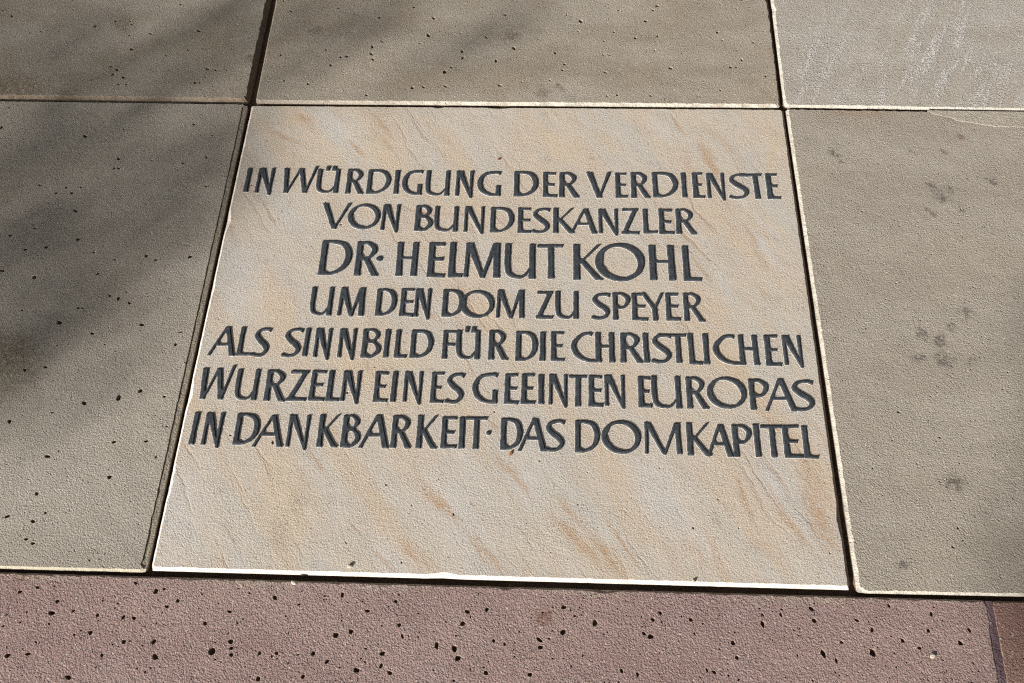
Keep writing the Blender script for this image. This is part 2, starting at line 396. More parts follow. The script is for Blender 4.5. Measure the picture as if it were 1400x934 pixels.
def make_slab(name, cpx, mat, pits, seed, bevel=0.0042, jag=0.0006, chips=10, step=0.005, rad=0.004, parent=None, thick=0.05, z=0.0, edge_bevel=None, shallow=None, pale=None, dirt_shade=None, ramp=None, **props):
    rs = np.random.default_rng(seed)
    corners = [at(*p) for p in cpx]
    P, N, E_ = outline(corners, 0, step, rad, jag, chips, rs)
    n = len(P)
    c = np.array(corners)
    # round corners: points near two edges are pulled in
    eb = np.array(edge_bevel if edge_bevel else [bevel] * 4)
    def dist_edges(Q):
        D = []
        for i in range(4):
            a, b = c[i], c[(i + 1) % 4]
            d = (b - a) / np.linalg.norm(b - a)
            D.append((Q - a) @ np.array((-d[1], d[0])))
        return np.stack(D, 1)
    def loop(inset, jagamp, r):
        ins = inset[E_] if hasattr(inset, '__len__') else np.full(n, inset)
        noise = np.abs(smooth_noise(n, jagamp, n // 3, rs)) + rs.random(n) * jagamp * 0.9
        ins = ins + noise + chip * (1 if jagamp > 0.0003 else 0.25)
        Q = P + N * ins[:, None]
        for it in range(3):                     # keep inside neighbours' inset, corner cut
            D = dist_edges(Q)
            for i in range(4):
                need = ins * 1.0
                bad = np.clip(need - D[:, i], 0, None) * (E_ != i)
                a, b = c[i], c[(i + 1) % 4]
                d = (b - a) / np.linalg.norm(b - a)
                Q = Q + np.array((-d[1], d[0])) * bad[:, None]
        # chamfer the corner
        D = np.sort(dist_edges(Q), 1)[:, :2]
        short = np.clip((2 * ins + r) - D.sum(1), 0, None)
        if r > 0:
            cen = c.mean(0)
            for i in range(4):
                sel = np.linalg.norm(Q - c[i], axis=1) < (np.median(ins) * 2 + r) * 1.6
                v = (cen - c[i]) / np.linalg.norm(cen - c[i])
                Q[sel] += v * short[sel, None] * 0.6
        # drop coincident neighbours by nudging
        return Q
    chip = np.zeros(n)
    for _ in range(chips):
        k = rs.integers(n); wdt = rs.integers(1, 4); dep = rs.random() ** 2 * 0.0035
        for j in range(-wdt, wdt + 1):
            chip[(k + j) % n] = max(chip[(k + j) % n], dep * (1 - abs(j) / (wdt + 1)))
    A = loop(eb, jag, rad)
    B = loop(eb * 0.30, jag * 0.4, rad)
    Dn = loop(0.0, 0.0001, rad)
    # top face
    keep = [0]
    for i in range(1, n):
        if np.linalg.norm(A[i] - A[keep[-1]]) > 0.0006 and (i < n - 1 or np.linalg.norm(A[i] - A[0]) > 0.0006):
            keep.append(i)
    A, B, Dn = A[keep], B[keep], Dn[keep]; n = len(keep)
    v2 = [Vector(p) for p in A]
    z2 = [0.0] * n
    cons = [(i, (i + 1) % n) for i in range(n)]
    D_ = dist_edges
    placed = []
    for (x, y, r) in pits:
        q = np.array((x, y))
        if dist_edges(q[None]).min() < bevel + 0.003 + r * 1.6:
            continue
        if any((x - a) ** 2 + (y - b) ** 2 < ((r + rr) * 1.5) ** 2 for a, b, rr in placed):
            continue
        placed.append((x, y, r))
        m = 9 if r > 0.0014 else 6
        th0 = rs.uniform(0, 6.28); sx = rs.uniform(0.75, 1.3); ph = rs.uniform(0, 3.14)
        base = len(v2)
        rr_ = r * rs.uniform(0.78, 1.2, m)
        for ring, (f, zz) in enumerate(((1.25, 0.0), (1.0, -0.40 * r), (0.78, -1.6 * r))):
            for k in range(m):
                t = th0 + 2 * math.pi * k / m
                ex, ey = math.cos(t) * sx, math.sin(t) / sx
                v2.append(Vector((x + f * rr_[k] * (ex * math.cos(ph) - ey * math.sin(ph)), y + f * rr_[k] * (ex * math.sin(ph) + ey * math.cos(ph)))))
                z2.append(zz)
            cons += [(base + ring * m + k, base + ring * m + (k + 1) % m) for k in range(m)]
        v2.append(Vector((x, y))); z2.append(-1.9 * r)
    ov, oe, of, vm, em, fm = delaunay_2d_cdt(v2, cons, [], 1, 1e-7)
    verts, faces = [], []
    old2new = {}
    for i, o in enumerate(ov):
        src = vm[i]
        zz = z2[src[0]] if src else 0.0
        for s_ in src:
            old2new[s_] = i
        verts.append((o.x, o.y, zz))
    for f in of:
        f = list(f)
        a, b, d = (verts[k] for k in f[:3])
        if (b[0] - a[0]) * (d[1] - a[1]) - (b[1] - a[1]) * (d[0] - a[0]) < 0:
            f.reverse()
        faces.append(f)
    top = [old2new[i] for i in range(n)]
    depth = float(np.mean(eb))
    rows = [top]
    attr = [(0.0, 0.0 if v[2] > -0.0001 else (0.10 if v[2] > -0.0007 else 0.75)) for v in verts]   # holes darker towards the bottom
    mid = A * 0.35 + B * 0.65
    prof = 1.0
    for Q, zz, at_ in ((A * 0.85 + B * 0.15, -0.10 * depth, (1, 0)), (A * 0.5 + B * 0.5, -0.46 * depth, (1, 0)), (B, -0.86 * depth, (1, 0)), (Dn, -1.25 * depth, (.8, .1)), (Dn, -1.25 * depth - .0006, (0, 1)), (Dn, -thick, (0, 1))):
        pe = np.array(pale if pale else [1.0] * 4)[E_[keep]]; de = np.array(dirt_shade if dirt_shade else [0.0] * 4)[E_[keep]]  # per edge: wear and dirt, with sun and shade painted into the colour
        if ramp:
            pe = pe * np.clip((Dn[:, 0] - ramp[0]) / (ramp[1] - ramp[0]), 0, 1)  # pale edge fades to one side, painting in the branch shade
        first = at_ == (1, 0) and zz > -0.2 * depth
        stp = np.array(shallow if shallow else [1.0] * 4)[E_[keep]] < 1
        attr += [((0.0, 1.0) if first and stp[k] else (at_[0] * pe[k], max(at_[1], de[k]))) for k in range(n)]  # steep step browned, its shade put into the colour
        b0 = len(verts)
        jz = rs.normal(0, 0.00012, n)
        sh = np.array(shallow if shallow else [1.0] * 4)[E_[keep]]
        if at_ == (1, 0) and zz > -0.2 * depth:
            steep = sh < 1
            Q = np.where(steep[:, None], A * 0.93 + B * 0.07, Q)
            zv = np.where(steep, -0.0008 / sh, zz)
        else:
            zv = np.where(sh < 1, zz - (0.0006 / sh if zz > -1.3 * depth else 0), zz)
        verts += [(q[0], q[1], zv[k] * (sh[k] if zz > -1.3 * depth else 1) + jz[k]) for k, q in enumerate(Q)]
        rows.append(list(range(b0, b0 + n)))
    for r0, r1 in zip(rows, rows[1:]):
        for k in range(n):
            k2 = (k + 1) % n
            faces.append((r0[k], r1[k], r1[k2], r0[k2]))
    cen = c.mean(0)
    verts = [(x - cen[0], y - cen[1], zz) for x, y, zz in verts]
    me = bpy.data.meshes.new(name)
    me.from_pydata(verts, [], faces)
    for an, q in (("arris", 0), ("joint_dirt_shade", 1)):
        a_ = me.attributes.new(an, 'FLOAT', 'POINT')
        a_.data.foreach_set("value", [float(v[q]) for v in attr])
    me.validate()
    o = link(name, me, [mat], parent, **props)
    o.location = (cen[0], cen[1], z)
    return o

def px_pits(lst, r0=0.00158):
    out = []
    for p in lst:
        x, y = at(p[0], p[1])
        out.append((x, y, (p[2] if len(p) > 2 else 1.0) * r0))
    return out

def random_pits(cpx, num, rmin, rmax, seed, cluster=0.4):
    rs = np.random.default_rng(seed)
    c = np.array([at(*p) for p in cpx]); lo, hi = c.min(0), c.max(0)
    out, last = [], None
    while len(out) < num:
        if last is not None and rs.random() < cluster:
            q = last + rs.normal(0, 0.009, 2)
        else:
            q = lo + rs.random(2) * (hi - lo)
        last = q
        out.append((q[0], q[1], rmin + (rmax - rmin) * rs.random() ** 2.6))
    return out

Q_UL = [(-420, 129), (339, 138.5), (402, -150), (-420, -165)]
Q_UL = [(-420, 128), (339.5, 138.5), (424, -260), (-420, -270)]
Q_UC = [(348, 139.5), (1068.5, 145.5), (1019, -260), (422.5 + 6, -260)]
Q_UR = [(1072.5, 145), (1850, 157.5), (1800, -250), (1022, -260)]
Q_L = [(-420, 766.5), (199.5, 782.3), (339, 141.5), (-420, 131.5)]
Q_M = [(203.5, 779.3), (1165, 806), (1072, 147.3), (343, 142)]
Q_R = [(1172.5, 810.5), (1850, 824), (1850, 160.5), (1074.5, 148.3)]
Q_D1 = [(-420, 1250), (1419, 1250), (1349.5, 820.5), (-420, 770)]
Q_D2 = [(1433, 1250), (2000, 1250), (2000, 840), (1355, 820.7)]

ground_me = bpy.data.meshes.new("pavement")
g = [(-14, -14), (14, -14), (14, 14), (-14, 14)]
ground_me.from_pydata([(x, y, -0.0105) for x, y in g], [], [(0, 1, 2, 3)])
pavement = link("pavement", ground_me, [M_BED], kind="structure")

pits_UL = [(130,36,1.5),(178,29),(180,33),(206,46,1.5),(272,42,1.6),(180,67,1.7),(258,68,1.2),(227,76,1.1),(152,91,1.4),(160,95,1.6),(154,102,1.4),(169,106,1.5),(162,115,1.1),(173,115,1.1),
  (284,94,1.6),(295,96),(267,113,1.4),(273,113),(125,109),(16,22,1.2),(41,45,.8),(247,6,1.2),(158,29,1.2),(177,48),(162,15,.8),(323,34,.9),(232,96,.8),(115,109,.7),(281,105),(310,96,.8),(56,43,.7),(80,43,.7),(52,84,.6),(110,76,.7),(240,41,.8),(4,14)]
pits_L = [(2,174,1.4),(116,186,1.7),(170,177,1.1),(254,172,.9),(265,170,1.2),(282,215,1.2),(162,217,1.4),(156,230,1.1),(162,230,1.2),(250,223),(208,219,.9),(54,253,1.1),(77,264,1.2),(90,256,1.2),(98,264,1.3),
  (111,256),(103,288,1.6),(14,322,1.3),(48,312,1.1),(107,327,1.5),(63,338,1.4),(35,341,1.3),(128,345,1.1),(3,370,1.5),(47,379,1.6),(134,374,1.2),(157,355),(200,350,1.4),(213,355,1.2),(260,351,1.5),(150,404,1.1),
  (162,408,1.3),(177,414,1.2),(173,399,.9),(107,421,1.2),(113,421,1.1),(81,441,1.9),(194,444,1.5),(126,456,1.4),(125,460,1.3),(240,471,1.2),(247,454,1.1),(201,401,.8),(199,279,.8),(282,255,1),(290,185,.9),(30,424,1),
  (34,506,1.3),(62,502,1.2),(115,551,1.7),(162,544,2.0),(192,534,1.6),(225,542,1.1),(72,564,.9),(13,576,1.6),(8,581,1.7),(156,604,1.3),(200,603,1.3),(213,625,.9),(65,624,1.6),(80,617,.8),(150,652,1.5),(50,675,1.3),
  (55,674,1.6),(10,706,1.5),(62,701,.9),(45,713,1.5),(36,737,1.2),(45,743,1.2),(15,772,1.2),(122,766,.8),(228,583,.9),(108,506,.6),(78,472,.8),(143,471,.8),(28,142,.9),(12,147,1)]
pits_UC = [(388,1),(398,15,1.3),(463,11,1.2),(519,24,1.4),(566,10,1.3),(593,25,1.6),(586,48,2.0),(523,57,1.3),(509,64,1.6),(508,74,1.5),(510,81,1.3),(446,68,1.1),(466,78,1.2),(474,77,1.4),(452,89,1.3),
  (384,75,1.1),(421,115,1.4),(389,110),(501,130,1.2),(608,98,1.8),(617,92,1.3),(609,118,1.4),(564,120,1.8),(579,119,1.3),(632,70,1.6),(633,79,1.4),(665,51,1.4),(703,66,1.9),(691,20,1.4),(678,83,1.5),(684,117,1.6),
  (630,45,1),(794,29,2.0),(791,43,1.1),(775,20,1.1),(883,29,1.7),(893,14,1.4),(899,8,1.7),(846,14,1.3),(869,52,1.5),(899,49,1.4),(840,44,1.2),(826,56),(759,72,1.4),(772,88,1.4),(769,96,1.2),(752,110,1.1),
  (828,99,1.4),(825,75),(833,75,1.3),(895,69,1.1),(917,93,1.7),(981,44,1.4),(988,55,1.1),(1030,58,1.3),(1014,82,1.4),(999,92,1.5),(1007,92,1.2),(1047,104,1.2),(985,123),(890,131,1.2),(830,131,1.1),(844,130,1.2),
  (1007,12,1.1),(985,6,1.1),(1014,0,1.1),(574,59,1),(502,15,.8),(530,49,.9),(713,112,1),(736,53,.9),(849,59,.8),(505,42,.7),(1045,43,1)]
pits_R = [(1209,197),(1253,201),(1247,219,1.2),(1201,223),(1138,237,1.1),(1200,256),(1223,262),(1179,289,1.2),(1314,286,1.4),(1357,279,1.2),(1274,348,1.2),(1312,350,1.1),(1347,373),(1225,387,1.3),(1180,378),
  (1259,438,1.1),(1175,427),(1211,409),(1216,410),(1378,509,1.2),(1371,532),(1229,563,1.5),(1220,602,1.2),(1285,598,1.4),(1254,634,1.1),(1312,633,1.1),(1193,640,1.2),(1300,684,1.1),(1310,722,1.3),(1303,748,1.5),
  (1380,692,1.2),(1317,739),(1095,190,1.1),(1163,164),(1319,162),(1387,198,1.1),(1352,194),(1255,459),(1324,264)]
pits_M = [(528,663,1.3),(738,630,1.3),(580,711,.8),(473,742,1.2),(563,691,1.1),(620,703,1.5),(720,716,.8),(948,722,1.4),(1135,756,1.2),(975,700,.8),(1010,722,1.0),(752,618,1.0),(386,288,1.3),(312,325,1.3),(466,307,1.6),
  (902,640,1),(982,683,1.1),(549,769,1.3),(803,646,.8),(996,745,.7),(1047,357,1),(1005,336,1.1),(927,395,.6),(663,569,1),(676,563,1.3),(315,595,1.4),(373,605,1.8),(475,537,1.5),(344,253,1.2),(600,655,.9),(790,690,1),
  (1006,172,.9),(585,153,1.2),(632,168,.7),(933,404,.9),(825,460,1),(512,502,1),(845,715,.8),(753,755,1),(1128,660,1)]
pits_D = [(78,822,1.8),(70,838,2.6),(100,835,1.5),(27,809,1.8),(51,803,1.6),(158,795,2.0),(185,797,1.7),(133,841,1.8),(168,844,1.9),(183,845,1.8),(182,849,1.5),(123,865,2),(210,877,2.2),(212,898,2.6),(169,877,1.9),
  (10,896,2.3),(38,894,1.8),(139,896,1.6),(93,926,2.4),(228,829,1.7),(243,821,1.6),(213,808,2.2),(224,805,1.5),(280,852,1.9),(290,891,3.2),(316,886,1.8),(316,895,1.8),(315,877,2.1),(376,817,2.0),(314,836,1.8),
  (355,893,1.6),(378,893,1.7),(353,928,2.0),(468,813,2.0),(409,826,1.4),(459,868,2.4),(480,863,2.1),(502,835,1.9),(546,854,1.9),(541,822,1.7),(597,882,2.6),(621,887,2.8),(626,900,2.6),(633,852,2.2),(639,836,2.0),
  (523,893,2.2),(521,910,1.9),(533,920,1.9),(487,916,2.5),(447,904,1.8),(428,893,2),(414,925,1.7),(690,880,1.5),(675,876,1.7),(666,833,1.8),(770,864,2.6),(738,875,2.2),(739,885,2.1),(771,830,2.2),(814,851,2.4),
  (890,870,2.4),(892,878,2),(881,866,1.6),(893,847,1.8),(903,838,1.8),(850,917,1.8),(872,922,1.7),(977,919,1.7),(967,916,1.5),(1003,879,2.1),(1008,899,1.7),(1043,853,2.4),(1043,840,1.5),(1110,832,2),(1114,848,2),
  (1126,893,3.0),(1151,878,1.6),(1172,848,1.8),(1193,861,1.8),(1194,892,3.0),(1235,876,2.0),(1258,886,1.8),(1270,862,1.8),(1274,839,1.9),(1314,879,2.4),(1326,861,1.9),(1216,828,1.8),(1068,840,1.6),(1144,903,1.8),
  (945,847,1.8),(950,866,1.2),(786,842,1.3),(1240,906,1),(665,920,2),(725,922,2),(550,870,1.6)]

slabs = []
slabs.append(make_slab("paving_slab", Q_UL, M_UL, px_pits(pits_UL) + random_pits(Q_UL, 120, .0005, .0012, 1), 1, jag=0.0013, chips=24, bevel=0.005, parent=pavement, pale=[.5, .2, 1, 1], dirt_shade=[.72, .85, 0, 0],
          label="grey sandstone paving slab behind the left slab, with a ragged brown right edge"))
slabs.append(make_slab("paving_slab", Q_UC, M_UC, px_pits(pits_UC) + random_pits(Q_UC, 110, .0005, .0011, 2), 2, jag=0.0008, chips=12, bevel=0.0045, edge_bevel=[.0036, .0022, .004, .0022], pale=[1, 0, 1, .7], dirt_shade=[0, .8, 0, 0], ramp=(at(430, 139)[0], at(600, 139)[0]), parent=pavement,
          label="grey banded sandstone paving slab full of small holes, directly behind the inscribed slab"))
slabs.append(make_slab("paving_slab", Q_UR, M_UR, random_pits(Q_UR, 50, .0005, .0010, 3), 3, jag=0.0009, chips=14, edge_bevel=[.0022, .003, .003, .0024], parent=pavement,
          label="pale sandstone paving slab with whitish diagonal scratches at the back right"))
slabs.append(make_slab("paving_slab", Q_L, M_L, px_pits(pits_L) + random_pits(Q_L, 150, .0005, .0010, 4), 4, jag=0.0004, chips=6, parent=pavement,
          edge_bevel=[.0026, .0068, .0018, .004], shallow=[1, .24, 1, 1], pale=[1, .5, 1, 1], dirt_shade=[0, .28, .5, 0], label="olive grey sandstone paving slab with dark round holes, left of the inscribed slab"))
slabs.append(make_slab("paving_slab", Q_R, M_R, px_pits(pits_R, .0011) + random_pits([(1090, 160), (1480, 160), (1480, 820), (1180, 805)], 240, .0005, .0012, 5), 5, jag=0.0008, chips=12, parent=pavement,
          edge_bevel=[.0021, .0042, .0012, .0031], rad=.0015, label="beige sandstone paving slab with dark blotches, right of the inscribed slab"))
slabs.append(make_slab("red_stone", Q_D1, M_RED, px_pits(pits_D, .00112) + random_pits([(-60, 935), (1380, 960), (1345, 825), (-60, 785)], 800, .0005, .0014, 6, .5), 6, jag=0.0009, chips=20, bevel=0.0014, parent=pavement, z=-0.0006,
          label="long reddish sandstone block pitted with holes, in front of the inscribed slab"))
slabs.append(make_slab("red_stone", Q_D2, M_RED2, random_pits(Q_D2, 200, .0006, .0017, 7), 7, jag=0.0009, bevel=0.0014, parent=pavement, z=-0.0006,
          label="darker red sandstone block beyond the purple mortar joint"))

# mortar strip between the red stones
def strip(name, left, right, z, mat, parent, amp=0.0006, seed=0, **props):
    rs = np.random.default_rng(seed)
    vs, fs = [], []
    n = 60
    for i in range(n):
        t = i / (n - 1)
        y = left[0][1] + (left[1][1] - left[0][1]) * t
        a = left[0][0] + (left[1][0] - left[0][0]) * t
        b = right[0][0] + (right[1][0] - right[0][0]) * t
        A, B = at(a, y), at(b, y)
        j0, j1 = rs.normal(0, amp, 2)
        for k, (f, zz) in enumerate(((0.0, -0.006), (0.0, 0.0), (0.33, .0004), (0.66, .0002), (1.0, 0.0), (1.0, -0.006))):
            x = A[0] + (B[0] - A[0]) * f + (j0 if f < .5 else j1) * (1 if zz > -.005 else 0)
            yy = A[1] + (B[1] - A[1]) * f
            vs.append((x, yy, z + zz + (rs.normal(0, .00012) if zz > -.005 else 0)))
    for i in range(n - 1):
        for k in range(5):
            a = i * 6 + k
            fs.append((a, a + 1, a + 7, a + 6))
    me = bpy.data.meshes.new(name)
    me.from_pydata(vs, [], fs)
    return link(name, me, [mat], parent, **props)
strip("mortar_joint", ((1347.5, 821.5), (1418, 1250)), ((1357, 821.5), (1435, 1250)), -0.0013, M_MORT, pavement, label="purple grey mortar filling the joint between the two red stones")

# thin buff mortar flake along the back edge of the right slab
def flake():
    rs = np.random.default_rng(3)
    base = [(1266, 148.5)]
    lower = [(1268, 152.5), (1276, 156), (1290, 159), (1300, 161), (1312, 165.5), (1335, 169), (1360, 172.5), (1400, 174), (1450, 173), (1520, 176), (1600, 168), (1640, 158)]
    upper = [(x, 151.2 + (x - 1266) * 0.0150) for x in range(1640, 1262, -12)]
    loop = []
    dense = []
    L = lower
    for a, b in zip(L, L[1:]):
        m = max(2, int((b[0] - a[0]) / 4))
        for k in range(m):
            dense.append((a[0] + (b[0] - a[0]) * k / m, a[1] + (b[1] - a[1]) * k / m + rs.normal(0, .35)))
    pts = [at(*p) for p in dense + upper]
    n = len(pts)
    cen = np.mean(np.array(pts), 0)
    v = [Vector(p) for p in pts]
    ov, oe, of, vm, em, fm = delaunay_2d_cdt(v, [(i, (i + 1) % n) for i in range(n)], [], 1, 1e-7)
    vs = [(p.x, p.y, 0.00045) for p in ov]
    fs = [list(f) for f in of]
    for f in fs:
        a, b, d = (vs[k] for k in f[:3])
        if (b[0] - a[0]) * (d[1] - a[1]) - (b[1] - a[1]) * (d[0] - a[0]) < 0:
            f.reverse()
    m = {s: i for i, src in enumerate(vm) for s in src}
    b0 = len(vs)
    for p in pts:
        dx, dy = p[0] - cen[0], p[1] - cen[1]
        vs.append((p[0] , p[1] - (0.0009 if p[1] < cen[1] + .004 else 0), -0.0004))
    for i in range(n):
        j = (i + 1) % n
        fs.append((m[i], b0 + i, b0 + j, m[j]))
    me = bpy.data.meshes.new("mortar_flake")
    me.from_pydata(vs, [], fs)
    return link("mortar_flake", me, [M_PATCH], pavement, label="thin buff mortar flake along the back edge of the right slab")
flake()

# the inscribed slab
memorial = make_slab("memorial_slab", Q_M, M_MEM, px_pits(pits_M, .0010) + random_pits(Q_M, 60, .0004, .0008, 9), 9, jag=0.0004, chips=14, bevel=0.0042, edge_bevel=[.0036, .004, .004, .004], rad=0.0018, pale=[1, 0, .3, 1], dirt_shade=[0, .75, 0, 0],
                     label="cream veined sandstone slab carrying seven lines of dark raised lettering", category="memorial slab", kind="thing")

# ------------------------------------------------------------------ lettering
def crv(pts, n=10):
    """Catmull-Rom through (x, y, width) points"""
    P = np.array(pts, float)
    P = np.vstack([2 * P[0] - P[1], P, 2 * P[-1] - P[-2]])
    out = []
    for i in range(1, len(P) - 2):
        p0, p1, p2, p3 = P[i - 1:i + 3]
        for k in range(n):
            t = k / n
            out.append(0.5 * ((2 * p1) + (-p0 + p2) * t + (2 * p0 - 5 * p1 + 4 * p2 - p3) * t * t + (-p0 + 3 * p1 - 3 * p2 + p3) * t ** 3))
    out.append(P[-2])
    return np.array(out)

def ribbon(pts, n=10):
    Q = crv(pts, n)
    d = np.gradient(Q[:, :2], axis=0)
    d /= np.linalg.norm(d, axis=1)[:, None] + 1e-9
    nn = np.stack([-d[:, 1], d[:, 0]], 1) * Q[:, 2:3] / 2
    return ('quads', Q[:, :2] + nn, Q[:, :2] - nn)

def stem(x0, y0, w0, x1, y1, w1, waist=0.88):
    xm, ym, wm = (x0 + x1) / 2, (y0 + y1) / 2, (w0 + w1) / 2 * waist
    return ('poly', np.array([(x0 - w0 / 2, y0), (x0 + w0 / 2, y0), (xm + wm / 2, ym), (x1 + w1 / 2, y1), (x1 - w1 / 2, y1), (xm - wm / 2, ym)]))

def bar(x0, y0, w0, x1, y1, w1, cut=0.0):
    return ('poly', np.array([(x0, y0 - w0 / 2), (x1 - cut, y1 - w1 / 2), (x1 + cut, y1 + w1 / 2), (x0, y0 + w0 / 2)]))

def ring(cx, cy, rx, ry, T, t, tilt=0.35):
    th = np.linspace(0, 2 * np.pi, 49)
    w = t + (T - t) * np.abs(np.cos(th - tilt)) ** 1.4
    c, s = np.cos(th), np.sin(th)
    ce = 1.0 - 0.0 * th
    A = np.stack([cx + rx * c * ce, cy + ry * s * ce], 1)
    n = np.stack([c / rx, s / ry], 1); n /= np.linalg.norm(n, axis=1)[:, None]
    return ('quads', A, A - n * w[:, None])

def glyph(ch, w, h):
    T, t = 0.172 * h * rng.uniform(.95, 1.05), 0.102 * h * rng.uniform(.92, 1.08)
    J = lambda a=0.012: rng.normal(0, a) * h
    if ch == 'I':
        return [stem(w / 2, h, T, w / 2 + J(), 0, T * .97, .9)]
    if ch in 'EFL':
        s = [stem(T / 2, h, T * .95, T / 2 + J(.006), 0, T, .9)]
        if ch in 'EF':
            s.append(bar(T * .5, h - t * .5, t * .9, w * .89, h - t * .46 + J(.008), t * .95, -.01 * h))
            s.append(bar(T * .5, h * .50, t * .85, w * rng.uniform(.78, .88), h * .505 + J(), t * .95, .01 * h))
        if ch in 'EL':
            s.append(bar(T * .5, t * .52, t, w, t * .50 + J(.01), t * 1.05, .012 * h))
        return s
    if ch in 'Tt':
        x = w * (.52 if ch == 'T' else .70)
        return [bar(0, h - t * .55, t, w, h - t * .45, t * .95, .012 * h), stem(x, h - t * .3, T * .95, x + J(), 0, T, .9)]
    if ch == 'H':
        return [stem(T / 2, h, T * .95, T / 2 + J(), 0, T, .92), stem(w - T / 2, h, T * .95, w - T / 2 + J(.006), 0, T, .92),
                bar(T * .5, h * .52, t * .7, w - T * .5, h * .525, t * .7)]
    if ch == 'N':
        return [stem(T * .36, h, T * .7, T * .34 + J(.008), 0, T * .68, .9),
                stem(T * .62, h, T * 1.2, w - T * .34, -0.09 * h, T * .40, 1.0),
                stem(w - T * .36, h * 1.0, T * .72, w - T * .40, -0.02 * h, T * .55, .9)]
    if ch == 'M':
        v = w * .53
        return [stem(T * .5, h, T * .7, T * .32, 0, T * .62, .95), stem(T * .62, h, T * 1.1, v, -.02 * h, T * .62, 1.0),
                stem(w - T * .75, h, T * .8, v, -.02 * h, T * .55, .9), stem(w - T * .58, h, T * 1.0, w - T * .45, 0, T * .95, .95)]
    if ch in 'UÜ':
        s = [ribbon([(T * .48, h, T * .95), (T * .46, h * .7, T * .9), (T * .5, h * .38, T * .88), (T * .80, h * .13, T * .72), (w * .46, t * .42, t * .85), (w * .66, h * .10, t * .8), (w - T * .75, h * .30, t * .6)], 8),
             stem(w - T * .5, h, T * .88, w - T * .5, 0, T * .95, .92)]
        if ch == 'Ü':
            for q in (.42, .69):
                s.append(stem(w * q + w * .03, h * 1.135, w * .20, w * q, h * .93, w * .18, 1.0))
        return s
    if ch == 'V':
        return [stem(T * .5, h, T * 1.05, w * .5, 0, T * .85, .97), stem(w - T * .35, h * 1.01, T * .75, w * .5, 0, T * .5, .9)]
    if ch == 'W':
        hh = 1.0 if not w > 1.15 * h * 1.35 else 1.0
        return [stem(w * .03 + T * .4, h, T * 1.0, w * .17, 0, T * .85, .97), stem(w * .50, h, T * .6, w * .19, 0.02 * h, T * .42, .9),
                stem(w * .515, h, T * .95, w * .70, 0, T * .85, .97), stem(w - T * .32, h * 1.10, T * .68, w * .72, 0.02 * h, T * .45, .85)]
    if ch == 'A':
        a = w * .58
        return [stem(a - T * .12, h, T * .62, T * .32, 0, T * .62, .95), stem(a, h, T * .95, w - T * .5, 0, T * 1.02, .97),
                bar(w * .24, h * .37, t * .62, w * .80, h * .38, t * .62)]
    if ch == 'D':
        return [stem(T / 2, h, T * .97, T / 2 + J(.005), 0, T, .92),
                ribbon([(T * .4, h - t * .48, t * .95), (w * .42, h - t * .45, t), (w * .74, h * .86, T * .85), (w - T * .5, h * .55, T * 1.0), (w * .77, h * .24, T * .82), (w * .44, t * .66, t * .95), (T * .4, t * .42, t * .85)])]
    if ch == 'P':
        return [stem(T / 2, h, T * .97, T / 2, 0, T, .92),
                ribbon([(T * .4, h - t * .48, t * .9), (w * .52, h - t * .46, t * .95), (w - T * .48, h * .76, T * .9), (w * .66, h * .50, t), (T * .7, h * .42, t * .75)])]
    if ch == 'R':
        return [stem(T / 2, h, T * .97, T / 2 + J(.006), 0, T, .9),
                ribbon([(T * .4, h - t * .48, t * .9), (w * .46, h - t * .45, t * .95), (w * .86 - T * .42, h * .77, T * .86), (w * .56, h * .54, t * .9), (T * .8, h * .46, t * .6)]),
                stem(w * .40, h * .54, T * .85, w - T * .52, -.01 * h, T * 1.05, 1.0)]
    if ch == 'B':
        return [stem(T / 2, h, T * .97, T / 2, 0, T, .92),
                ribbon([(T * .4, h - t * .45, t * .85), (w * .50, h - t * .42, t * .9), (w * .88 - T * .40, h * .78, T * .82), (w * .52, h * .56, t * .75), (T * .6, h * .54, t * .7)], 8),
                ribbon([(T * .6, h * .56, t * .7), (w * .56, h * .55, t * .8), (w - T * .46, h * .30, T * .92), (w * .56, t * .55, t), (T * .4, t * .42, t * .9)], 8)]
    if ch == 'K':
        return [stem(T / 2, h, T, T / 2 + J(.008), 0, T, .92), stem(w * .90, h * 1.0, T * .62, T * .85, h * .44, T * .55, .95),
                stem(T * 1.0, h * .58, T * .85, w - T * .5, 0, T * 1.05, 1.0)]
    if ch == 'Z':
        return [bar(w * .08, h - t * .5, t, w * .98, h - t * .45, t * .95), stem(w * .84, h * .97, T * .95, w * .18, h * .03, T * .95, 1.0),
                bar(w * .02, t * .5, t, w, t * .5, t * 1.05, .01 * h)]
    if ch == 'S':
        return [ribbon([(w * .97, h * .90, t * 1.25), (w * .70, h - t * .50, t * .95), (w * .34, h * .90, t * 1.15), (w * .19, h * .73, T * .82), (w * .40, h * .56, T * .95), (w * .70, h * .41, T * 1.0), (w * .84, h * .25, T * .85),
                        (w * .66, h * .09, t * 1.1), (w * .34, t * .42, t * .95), (w * .02, h * .085, t * 1.1)], 7)]
    if ch in 'CG':
        k0 = .98 if ch == 'G' else .72
        e = [(w * k0, h * .91, t * 1.2), (w * k0 * .80, h - t * .52, t), (w * .34, h * .88, T * .72), (T * .50, h * .58, T * .96), (w * .20, h * .25, T * .88), (w * .50, h * .075, t * 1.0)]
        if ch == 'G':
            return [ribbon(e + [(w * .78, t * .45, t * .9), (w * .95, h * .07, t)], 8), stem(w - T * .48, h * .43, T * .92, w - T * .48, 0, T * .9, .95)]
        return [ribbon(e + [(w * .78, t * .5, t), (w * .98, h * .08, t * .95)], 8)]
    if ch == 'O':
        return [ring(w / 2, h / 2, w / 2, h * .505, T * .98, t * .9)]
